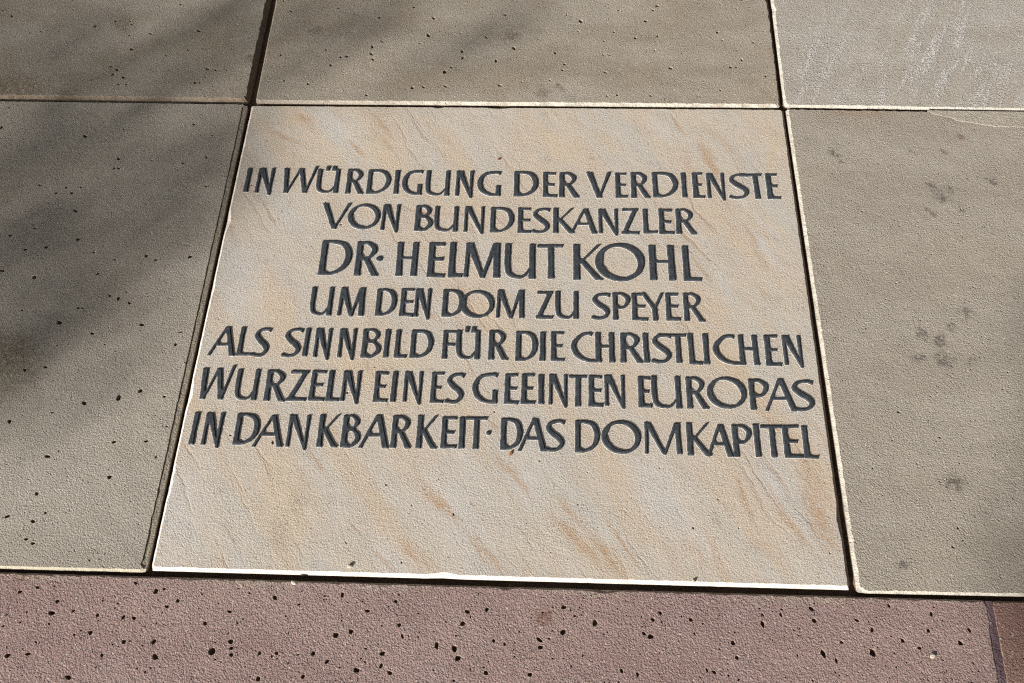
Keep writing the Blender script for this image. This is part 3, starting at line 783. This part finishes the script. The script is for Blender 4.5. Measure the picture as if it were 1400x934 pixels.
    if ch == 'Y':
        return [stem(T * .45, h, T * .75, w * .56, h * .42, T * .8, 1.0), stem(w - T * .32, h, T * .66, w * .58, h * .42, T * .62, 1.0), stem(w * .57, h * .52, T * .9, w * .60, 0, T * .95, .95)]
    if ch == '.':
        return [('disc', w / 2, h * .5, w * .42)]
    raise ValueError(ch)

def poly_sdf(P, X, Y):
    n = len(P)
    best = np.full(X.shape, 1e9)
    inside = np.zeros(X.shape, bool)
    for i in range(n):
        ax, ay = P[i]; bx, by = P[(i + 1) % n]
        ex, ey = bx - ax, by - ay
        L = ex * ex + ey * ey
        if L < 1e-12:
            continue
        t = np.clip(((X - ax) * ex + (Y - ay) * ey) / L, 0, 1)
        best = np.minimum(best, (X - ax - t * ex) ** 2 + (Y - ay - t * ey) ** 2)
        if abs(ey) > 1e-12:
            c = ((ay > Y) != (by > Y)) & (X < ex * (Y - ay) / ey + ax)
            inside ^= c
    d = np.sqrt(best)
    return np.where(inside, -d, d)

def sdf(shapes, X, Y):
    D = np.full(X.shape, 1e9)
    for s in shapes:
        if s[0] == 'poly':
            D = np.minimum(D, poly_sdf(s[1], X, Y))
        elif s[0] == 'disc':
            D = np.minimum(D, np.hypot(X - s[1], Y - s[2]) - s[3])
        else:
            A, B = s[1], s[2]
            # outline polygon; for a closed ring take outer minus inner
            if np.allclose(A[0], A[-1]):
                D = np.minimum(D, np.maximum(poly_sdf(A[:-1], X, Y), -poly_sdf(B[:-1], X, Y)))
            else:
                D = np.minimum(D, poly_sdf(np.vstack([A, B[::-1]]), X, Y))
    return D

def contours(D, X0, Y0, s):
    """marching squares at D = 0, loops in plane units"""
    ny, nx = D.shape
    seg = {}
    def ip(i0, j0, i1, j1):
        a, b = D[j0, i0], D[j1, i1]
        t = a / (a - b)
        return (X0 + s * (i0 + (i1 - i0) * t), Y0 + s * (j0 + (j1 - j0) * t))
    S_ = D < 0
    cells = np.argwhere((S_[:-1, :-1].astype(int) + S_[1:, :-1] + S_[:-1, 1:] + S_[1:, 1:]) % 4 != 0)
    nxt, pos = {}, {}
    for j, i in cells:
        c = [S_[j, i], S_[j, i + 1], S_[j + 1, i + 1], S_[j + 1, i]]
        ed = [('h', i, j), ('v', i + 1, j), ('h', i, j + 1), ('v', i, j)]
        pt = [(i, j, i + 1, j), (i + 1, j, i + 1, j + 1), (i, j + 1, i + 1, j + 1), (i, j, i, j + 1)]
        # walk so that the inside lies to the left
        outs = [k for k in range(4) if c[k] and not c[(k + 1) % 4]]      # leaving inside going ccw
        ins_ = [k for k in range(4) if not c[k] and c[(k + 1) % 4]]
        for k in outs:
            # partner: the crossing met next when going clockwise around the inside corner block
            kk = k
            while True:
                kk = (kk - 1) % 4
                if kk in ins_:
                    break
            nxt[ed[k]] = ed[kk]
            pos[ed[k]] = pt[k]; pos[ed[kk]] = pt[kk]
    loops = []
    left = set(nxt)
    while left:
        a = left.pop(); L = [a]; b = nxt[a]
        while b in left:
            left.discard(b); L.append(b); b = nxt[b]
        if len(L) > 6:
            P = np.array([ip(*pos[e]) for e in L])
            ar = 0.5 * np.sum(P[:, 0] * np.roll(P[:, 1], -1) - P[:, 1] * np.roll(P[:, 0], -1))
            if abs(ar) > 1.5:
                loops.append(P)
    return loops

def make_letter(ch, x0, x1, y0, y1, idx):
    """one raised letter; box in millimetres of the slab plane"""
    w, h = x1 - x0, y1 - y0
    shapes = glyph(ch, w, h) if ch != '.' else glyph(ch, w, h)
    s = 0.75
    pad = 6 * s
    nx = int((w + 2 * pad) / s) + 2; ny = int((h * 1.25 + 2 * pad) / s) + 2
    X0, Y0 = -pad, -pad - 0.08 * h
    X, Y = np.meshgrid(X0 + s * np.arange(nx), Y0 + s * np.arange(ny))
    ph = rng.uniform(0, 6.28, 12); fr = rng.uniform(.25, 1.3, 12); an = rng.uniform(0, 6.28, 12)
    nz = sum(np.sin(fr[k] * (X * math.cos(an[k]) + Y * math.sin(an[k])) + ph[k]) for k in range(12)) / 12
    D = sdf(shapes, X, Y) + nz * (0.62 if ch != '.' else 0.25)
    D[np.abs(D) < 1e-6] = 1e-6
    gy, gx = np.gradient(D, s)
    loops = contours(D, X0, Y0, s)
    if not loops:
        return None
    H = 1.60 + rng.uniform(-.10, .10)
    verts, faces, mi = [], [], []
    v2, cons, spans = [], [], []
    for L in loops:
        # thin the loop a little
        n = len(L)
        fi = np.clip((L[:, 0] - X0) / s, 0, nx - 1.001); fj = np.clip((L[:, 1] - Y0) / s, 0, ny - 1.001)
        ii, jj = fi.astype(int), fj.astype(int)
        G = np.stack([gx[jj, ii] + gx[jj + 1, ii] + gx[jj, ii + 1] + gx[jj + 1, ii + 1], gy[jj, ii] + gy[jj + 1, ii] + gy[jj, ii + 1] + gy[jj + 1, ii + 1]], 1)
        G /= np.linalg.norm(G, axis=1)[:, None] + 1e-9
        G = (G + np.roll(G, 1, 0) + np.roll(G, -1, 0)) / 3
        b = len(v2)
        Q = L - G * 2.1
        qi = np.clip(((Q[:, 0] - X0) / s).round().astype(int), 0, nx - 1); qj = np.clip(((Q[:, 1] - Y0) / s).round().astype(int), 0, ny - 1)
        ins = np.clip(-0.72 * D[qj, qi], 0.45, 1.5)
        ins = (ins + np.roll(ins, 1) + np.roll(ins, -1) + np.roll(ins, 2) + np.roll(ins, -2)) / 5
        v2 += [Vector(p) for p in (L - G * ins[:, None])]
        cons += [(b + k, b + (k + 1) % n) for k in range(n)]
        spans.append((b, n, L, G))
    ov, oe, of, vm, em, fm = delaunay_2d_cdt(v2, cons, [], 1, 1e-5)
    def solid(f):
        x = sum(ov[k].x for k in f) / len(f); y = sum(ov[k].y for k in f) / len(f)
        i, j = (x - X0) / s, (y - Y0) / s
        i0, j0 = min(int(i), nx - 2), min(int(j), ny - 2); u, v = i - i0, j - j0
        return (D[j0, i0] * (1 - u) * (1 - v) + D[j0, i0 + 1] * u * (1 - v) + D[j0 + 1, i0] * (1 - u) * v + D[j0 + 1, i0 + 1] * u * v) < 0.05
    of = [f for f in of if solid(f)]
    m = {}
    for i, o in enumerate(ov):
        verts.append((o.x, o.y, H))
        for q in vm[i]:
            m[q] = i
    for f in of:
        f = list(f)
        a, b, d = (verts[k] for k in f[:3])
        if (b[0] - a[0]) * (d[1] - a[1]) - (b[1] - a[1]) * (d[0] - a[0]) < 0:
            f.reverse()
        faces.append(f); mi.append(0)
    for b, n, L, G in spans:
        r0 = [m.get(b + k) for k in range(n)]
        rows = [r0]
        fl = 0.50 + 0.20 * np.sin(np.arange(n) * .21 + rng.uniform(0, 6))
        for off, zz in ((0.0, H - 1.0), (0.08, H * .15), (None, -0.35)):
            bb = len(verts)
            Q = L + G * (off if off is not None else fl[:, None])
            verts += [(q[0], q[1], zz) for q in Q]
            rows.append(list(range(bb, bb + n)))
        for ri, (ra, rb) in enumerate(zip(rows, rows[1:])):
            for k in range(n):
                k2 = (k + 1) % n
                if ra[k] is None or ra[k2] is None or ra[k] == ra[k2]:
                    continue
                faces.append((ra[k2], ra[k], rb[k], rb[k2])); mi.append(FLANK[ri])
    name = "interpunct" if ch == '.' else "letter"
    me = bpy.data.meshes.new(name)
    me.from_pydata([(x * .001, y * .001, z * .001) for x, y, z in verts], [], faces)
    a_ = me.attributes.new("arris", 'FLOAT', 'POINT')
    a_.data.foreach_set("value", [1.0 if v[2] < H * .3 else 0.0 for v in verts])  # foot of the flank paled, painting in its sunlit line
    me.materials.append(M_PAINT); me.materials.append(M_MEM)
    me.polygons.foreach_set("material_index", mi)
    me.update()
    o = bpy.data.objects.new(name, me)
    C.objects.link(o)
    o.parent = memorial
    o.location = (x0 * .001 - memorial.location.x, y0 * .001 - memorial.location.y, 0)
    return o
FLANK = (0, 0, 1)

# zoom windows: origin x, origin y, pixels per photo pixel
Z = {'a': (310, 200, 5.592), 'b': (540, 200, 5.592), 'c': (760, 200, 4.242), 'd': (420, 310, 4.996), 'e': (690, 310, 4.996),
     'f': (240, 430, 4.996), 'g': (450, 430, 4.996), 'h': (680, 430, 4.996), 'i': (880, 440, 4.672), 'j': (520, 530, 4.667), 'k': (780, 530, 3.991)}
LINES = [
 [('a', 'I 122 195 162 347|N 208 372 162 352|W 434 700 165 355|Ü 680 872 172 356|R 897 1040 172 360|D 1057 1252 175 362|I 1268 1325 180 362'),
  ('b', 'G 52 218 178 370|U 230 425 183 375|N 455 603 185 377|G 627 812 187 378|D 902 1095 190 382|E 1125 1238 195 385'),
  ('c', 'R 18 135 150 295|V 175 320 148 297|E 340 417 152 297|R 430 548 150 298|D 553 708 150 295|I 718 765 152 295|E 785 865 152 298|N 868 987 155 300|S 1003 1127 155 303|t 1060 1190 157 303|E 1210 1305 157 305')],
 [('a', 'V 732 955 432 630|O 922 1170 438 632|N 1172 1328 442 640'),
  ('b', 'B 140 288 450 645|U 296 488 458 650|N 520 685 458 652|D 720 910 465 657|E 932 1040 467 662|S 1040 1187 467 662|K 1206 1372 470 663'),
  ('c', 'A 78 238 360 505|N 243 362 362 504|Z 378 482 360 508|L 500 590 362 505|E 592 688 362 508|R 690 818 362 508')],
 [('d', 'D 65 303 92 330|R 310 482 100 333|. 465 518 100 333|H 590 765 103 335|E 810 935 105 343|L 955 1057 105 345|M 1063 1322 110 345'),
  ('e', 'U -5 212 115 353|T 220 398 118 353|K 465 668 118 362|O 616 957 110 370|H 978 1168 125 365|L 1205 1348 128 370')],
 [('d', 'U 16 187 410 605|M 198 402 413 607|D 455 610 423 608|E 622 722 420 610|N 722 850 422 614|D 912 1072 428 615|O 1040 1278 433 622|M 1285 1484 430 622'),
  ('e', 'Z 208 330 440 627|U 342 503 440 629|S 588 724 450 632|P 733 858 450 635|E 863 980 452 638|Y 925 1085 450 640|E 1093 1203 452 640|R 1213 1368 452 644')],
 [('f', 'A 207 398 80 280|L 408 515 82 280|S 508 635 87 288|S 713 855 90 290|I 862 923 92 285|N 930 1073 92 292|N 1095 1240 95 293'),
  ('g', 'B 208 352 97 295|I 366 418 100 293|L 436 525 102 295|D 543 710 105 298|F 763 885 107 302|Ü 862 1035 107 305|R 1081 1218 108 308'),
  ('h', 'D 118 275 115 318|I 286 330 117 316|E 360 457 117 318|C 501 708 118 325|H 664 802 122 326|R 836 998 127 328|I 986 1037 127 328|S 1050 1197 130 332|t 1092 1287 130 330'),
  ('i', 'L 276 380 73 270|I 368 430 75 270|C 441 652 80 273|H 598 742 83 275|E 763 885 83 280|N 878 1027 85 276')],
 [('f', 'W 182 410 364 580|U 402 583 372 585|R 590 740 378 590|Z 745 915 380 590|E 901 1010 380 588|L 1018 1112 380 592|N 1120 1272 383 592'),
  ('g', 'E 291 392 387 598|I 413 470 388 598|N 495 643 387 596|E 683 777 393 603|S 784 920 397 607|G 975 1154 397 607|E 1191 1290 403 609'),
  ('h', 'E 158 256 403 612|I 273 317 408 612|N 348 478 408 616|T 487 610 412 628|E 620 724 413 628|N 728 875 412 624|E 955 1058 420 634|U 1052 1262 420 640'),
  ('i', 'R 264 417 352 553|O 403 659 352 553|P 664 800 365 562|A 776 984 362 570|S 948 1102 370 570')],
 [('f', 'I 85 166 665 888|N 165 337 668 890|D 381 570 675 890|A 513 724 685 903|N 743 925 683 905|K 953 1099 682 906|B 1118 1260 685 908'),
  ('g', 'A 193 402 683 912|R 411 557 690 912|K 586 729 688 915|E 755 867 697 915|I 876 930 700 915|T 928 1080 698 920|. 1068 1107 698 920|D 1163 1320 708 925'),
  ('j', 'A 873 1060 195 405|S 1043 1178 203 407'),
  ('k', 'D 23 160 178 354|O 168 384 178 360|M 398 609 190 362|K 628 772 192 370|A 743 892 200 376|P 876 990 203 378|I 988 1047 200 378|T 1033 1150 203 380|E 1150 1274 205 383|L 1256 1357 208 386')],
]
count = 0
for line in LINES:
    for z, items in line:
        ox, oy, sc = Z[z]
        for it in items.split('|'):
            ch, xl, xr, yt, yb = it.split()
            xl, xr, yt, yb = ox + float(xl) / sc, ox + float(xr) / sc, oy + float(yt) / sc, oy + float(yb) / sc
            # the raised top sits about 2 mm above the plane: undo its small shift when reading the plane
            xc = (xl + xr) / 2
            lo = lambda q: yt + (yb - yt) * (1 - q)              # q: height fraction of the extreme point
            bottom_l, top_r = (0.0, 1.0) if xc < 777 else (1.0, 0.0)
            ql = {'A': 0, 'Z': 0, 'O': .5, 'C': .55, 'G': .5, 'S': .05, 'V': 1, 'Y': 1, 'T': 1, 't': 1, 'W': 1, '.': .5, 'U': .45, 'Ü': .45}.get(ch, bottom_l)
            qr = {'A': 0, 'R': 0, 'K': 0, 'E': 0, 'L': 0, 'Z': top_r, 'O': .5, 'D': .5, 'P': .75, 'B': .3, 'S': .28, 'C': 0, 'F': 1,
                  'V': 1, 'Y': 1, 'T': 1, 't': 1, 'W': 1, '.': .5}.get(ch, top_r)
            X0, X1 = at(xl, lo(ql))[0], at(xr, lo(qr))[0]
            Y0, Y1 = at(xc, yb)[1], at(xc, yt)[1]
            f = 1 - 0.0019 / CAM_LOC.z
            X0, X1 = (CAM_LOC.x + (q - CAM_LOC.x) * f for q in (X0, X1))
            Y0, Y1 = (CAM_LOC.y + (q - CAM_LOC.y) * f for q in (Y0, Y1))
            make_letter(ch, X0 * 1000, X1 * 1000, Y0 * 1000, Y1 * 1000, count)
            count += 1
print("letters", count)

# ------------------------------------------------------------------ small loose bits
def bit(name, px, py, L, Wd, ang, mat, seed, hgt=0.0012, **props):
    rs = np.random.default_rng(seed)
    x0, y0 = at(px, py)
    vs, fs = [], []
    n = 10
    for ring, (f, zz) in enumerate(((1.0, 0.0), (.93, .6 * hgt), (.55, hgt))):
        for k in range(n):
            t = 2 * math.pi * k / n
            r = 1 + rs.normal(0, .10)
            x, y = math.cos(t) * L / 2 * f * r, math.sin(t) * Wd / 2 * f * r
            vs.append((x * math.cos(ang) - y * math.sin(ang), x * math.sin(ang) + y * math.cos(ang), zz + rs.normal(0, hgt * .08)))
    for r in range(2):
        for k in range(n):
            k2 = (k + 1) % n
            fs.append((r * n + k, r * n + k2, (r + 1) * n + k2, (r + 1) * n + k))
    vs.append((0, 0, hgt * 1.05))
    fs += [(2 * n + k, 2 * n + (k + 1) % n, 3 * n) for k in range(n)]
    fs.append(tuple(range(n))[::-1])
    me = bpy.data.meshes.new(name); me.from_pydata(vs, [], fs)
    o = link(name, me, [mat], None, **props)
    o.location = (x0, y0, 0.0004)
    return o
def dull(name, c1, c2):
    n = NT(name)
    n.set(n.b.inputs["Base Color"], n.mix(n.noise(n.P, 700, 2.0), c1, c2))
    n.b.inputs["Roughness"].default_value = .85
    return n.m
M_BIT = dull("orange_brown_litter", (0.42, 0.17, 0.07), (0.20, 0.08, 0.04))
M_BIT2 = dull("dark_red_litter", (0.16, 0.05, 0.035), (0.30, 0.12, 0.08))
bit("leaf_fragment", 698.5, 620, .0076, .0036, R(62), M_BIT, 1, label="orange brown leaf scrap below the first word after the raised dot in the last line", category="leaf fragment")
bit("leaf_fragment", 682, 218, .0050, .0036, R(20), M_BIT2, 2, label="tiny dark red leaf scrap above the top line of letters", category="leaf fragment")

M_CRUMB = dull("pale_stone_crumb", (0.60, 0.56, 0.48), (0.45, 0.40, 0.33))
bit("stone_crumb", 478, 774.5, .0060, .0040, R(10), M_CRUMB, 3, hgt=0.0022, label="pale stone crumb lying on the front edge of the inscribed slab, left of its middle", category="stone crumb")
bit("stone_crumb", 948, 795, .0045, .0034, R(70), M_CRUMB, 4, hgt=0.0020, label="pale stone crumb on the front edge of the inscribed slab, right of its middle", category="stone crumb")
bit("stone_crumb", 402, 797, .0075, .0045, R(-15), M_CRUMB, 5, hgt=0.0018, label="pale mortar crumb on the back edge of the red stone, left of centre", category="stone crumb")
bit("stone_crumb", 1275, 897, .0065, .0050, R(40), M_CRUMB, 6, hgt=0.0012, label="pale flat crumb on the pitted red stone, left of the purple mortar joint", category="stone crumb")

# ------------------------------------------------------------------ unseen tree, added to shade the paving
def bark():
    n = NT("grey_brown_bark")
    f = n.noise(n.vec('MULTIPLY', n.P, (14, 14, 3)), 1.0, 4.0, 0.6)
    n.set(n.b.inputs["Base Color"], n.mix(f, (0.09, 0.07, 0.055), (0.18, 0.15, 0.12)))
    n.b.inputs["Roughness"].default_value = .9
    n.t.links.new(n.bump(f, 0.02), n.b.inputs["Normal"])
    return n.m
def leaf_mat():
    n = NT("green_leaf")
    f = n.noise(n.P, 9.0, 2.0)
    n.set(n.b.inputs["Base Color"], n.mix(f, (0.055, 0.095, 0.03), (0.09, 0.13, 0.04)))
    n.b.inputs["Roughness"].default_value = .55
    return n.m
M_BARK, M_LEAF = bark(), leaf_mat()

def tubes(paths, sides=8):
    vs, fs = [], []
    for path in paths:
        P = [Vector(p[:3]) for p in path]; r = [p[3] for p in path]
        base = len(vs)
        for i, p in enumerate(P):
            d = (P[min(i + 1, len(P) - 1)] - P[max(i - 1, 0)]).normalized()
            u = d.orthogonal().normalized(); v = d.cross(u)
            for k in range(sides):
                t = 2 * math.pi * k / sides
                vs.append(p + (u * math.cos(t) + v * math.sin(t)) * r[i])
        for i in range(len(P) - 1):
            for k in range(sides):
                k2 = (k + 1) % sides
                fs.append((base + i * sides + k, base + i * sides + k2, base + (i + 1) * sides + k2, base + (i + 1) * sides + k))
    return vs, fs

def mesh_ob(name, vs, fs, mat, parent, origin, **props):
    me = bpy.data.meshes.new(name)
    me.from_pydata([tuple(Vector(v) - origin) for v in vs], [], fs)
    return link(name, me, [mat], parent, **props)

DIST = 8.5
lat = Vector((-0.73, 0.68, 0)).normalized()
hd = Vector((SUN.x, SUN.y, 0)).normalized()
root = Vector((0.4, 0.35, 0)) + hd * (DIST * math.cos(R(SUN_EL))) + lat * 2.6
tree = bpy.data.objects.new("added_shade_tree", None); C.objects.link(tree); tree.location = root
tree["label"] = "unseen leafy green tree, added so its crown half shades the left paving"
tree["category"] = "tree"
top = root + Vector((0, 0, 4.2))
# shade patches: pixel centre, half size in metres along x and y, leaves
PATCH = [((20, 490), .11, .10, 52), ((150, 290), .16, .14, 46), ((60, 200), .2, .10, 26), ((-60, 330), .14, .2, 44), ((120, 400), .14, .10, 26), ((250, 190), .09, .10, 14),
         ((230, 90), .12, .10, 26), ((120, 60), .10, .05, 8), ((400, 70), .12, .08, 16), ((560, 60), .20, .08, 18), ((470, 0), .14, .08, 12),
         ((300, 20), .08, .08, 18), ((1450, 770), .05, .07, 14), ((1470, 500), .05, .12, 12)]
lv, lf = [], []
def leaf(c, size, rs):
    a = Vector(rs.normal(size=3)).normalized(); b = a.orthogonal().normalized(); b.rotate(Matrix.Rotation(rs.uniform(0, 6.28), 3, a))
    w = a.cross(b) * 0.5
    k = len(lv)
    for u, v, h in ((-1, 0, 0), (-.3, -.55, .1), (.5, -.45, .1), (1, 0, -.1), (.5, .45, .1), (-.3, .55, .1), (0, 0, -.05)):
        lv.append(c + (b * u + w * v * 1.6 + a * h) * size)
    lf.extend([(k, k + 1, k + 6), (k + 1, k + 2, k + 6), (k + 2, k + 3, k + 6), (k + 3, k + 4, k + 6), (k + 4, k + 5, k + 6), (k + 5, k, k + 6)])
rs = np.random.default_rng(21)
limbs = [[(*root, .17), (*(root + Vector((.03, .02, 1.4))), .14), (*(root + Vector((-.04, .05, 2.8))), .11), (*top, .07)]]
for (cx, cy), hx, hy, num in PATCH:
    g = Vector((*at(cx, cy), 0))
    cen = g + SUN * DIST
    if num >= 25:
        st = root + Vector((0, 0, 2.7 + .2 * rs.random()))
        mid = st.lerp(cen, .5) + Vector((0, 0, .25))
        limbs.append([(*st, .03), (*mid, .016), (*cen, .005)])
    for _ in range(num):
        q = g + Vector((rs.normal() * hx * .6, rs.normal() * hy * .6, 0)) + SUN * (DIST + rs.normal() * .25)
        leaf(q, .028 * rs.uniform(.8, 1.3), rs)
for _ in range(2600):                       # the rest of the crown, well away from the stone's sun line
    d = Vector(rs.normal(size=3)).normalized() * (rs.random() ** .4)
    leaf(top + lat * .5 + Vector((d.x * 1.25, d.y * 1.25, d.z * .9 + .2)), .045 * rs.uniform(.7, 1.3), rs)
for _ in range(9):
    d = Vector(rs.normal(size=3)).normalized()
    limbs.append([(*(root + Vector((0, 0, 3.2))), .05), (*(top + lat * .5 + d * .9), .012)])
vs, fs = tubes(limbs[:1], 12); mesh_ob("trunk", vs, fs, M_BARK, tree, root)
vs, fs = tubes(limbs[1:]); mesh_ob("branches", vs, fs, M_BARK, tree, root)
mesh_ob("foliage", lv, lf, M_LEAF, tree, root, kind="stuff")
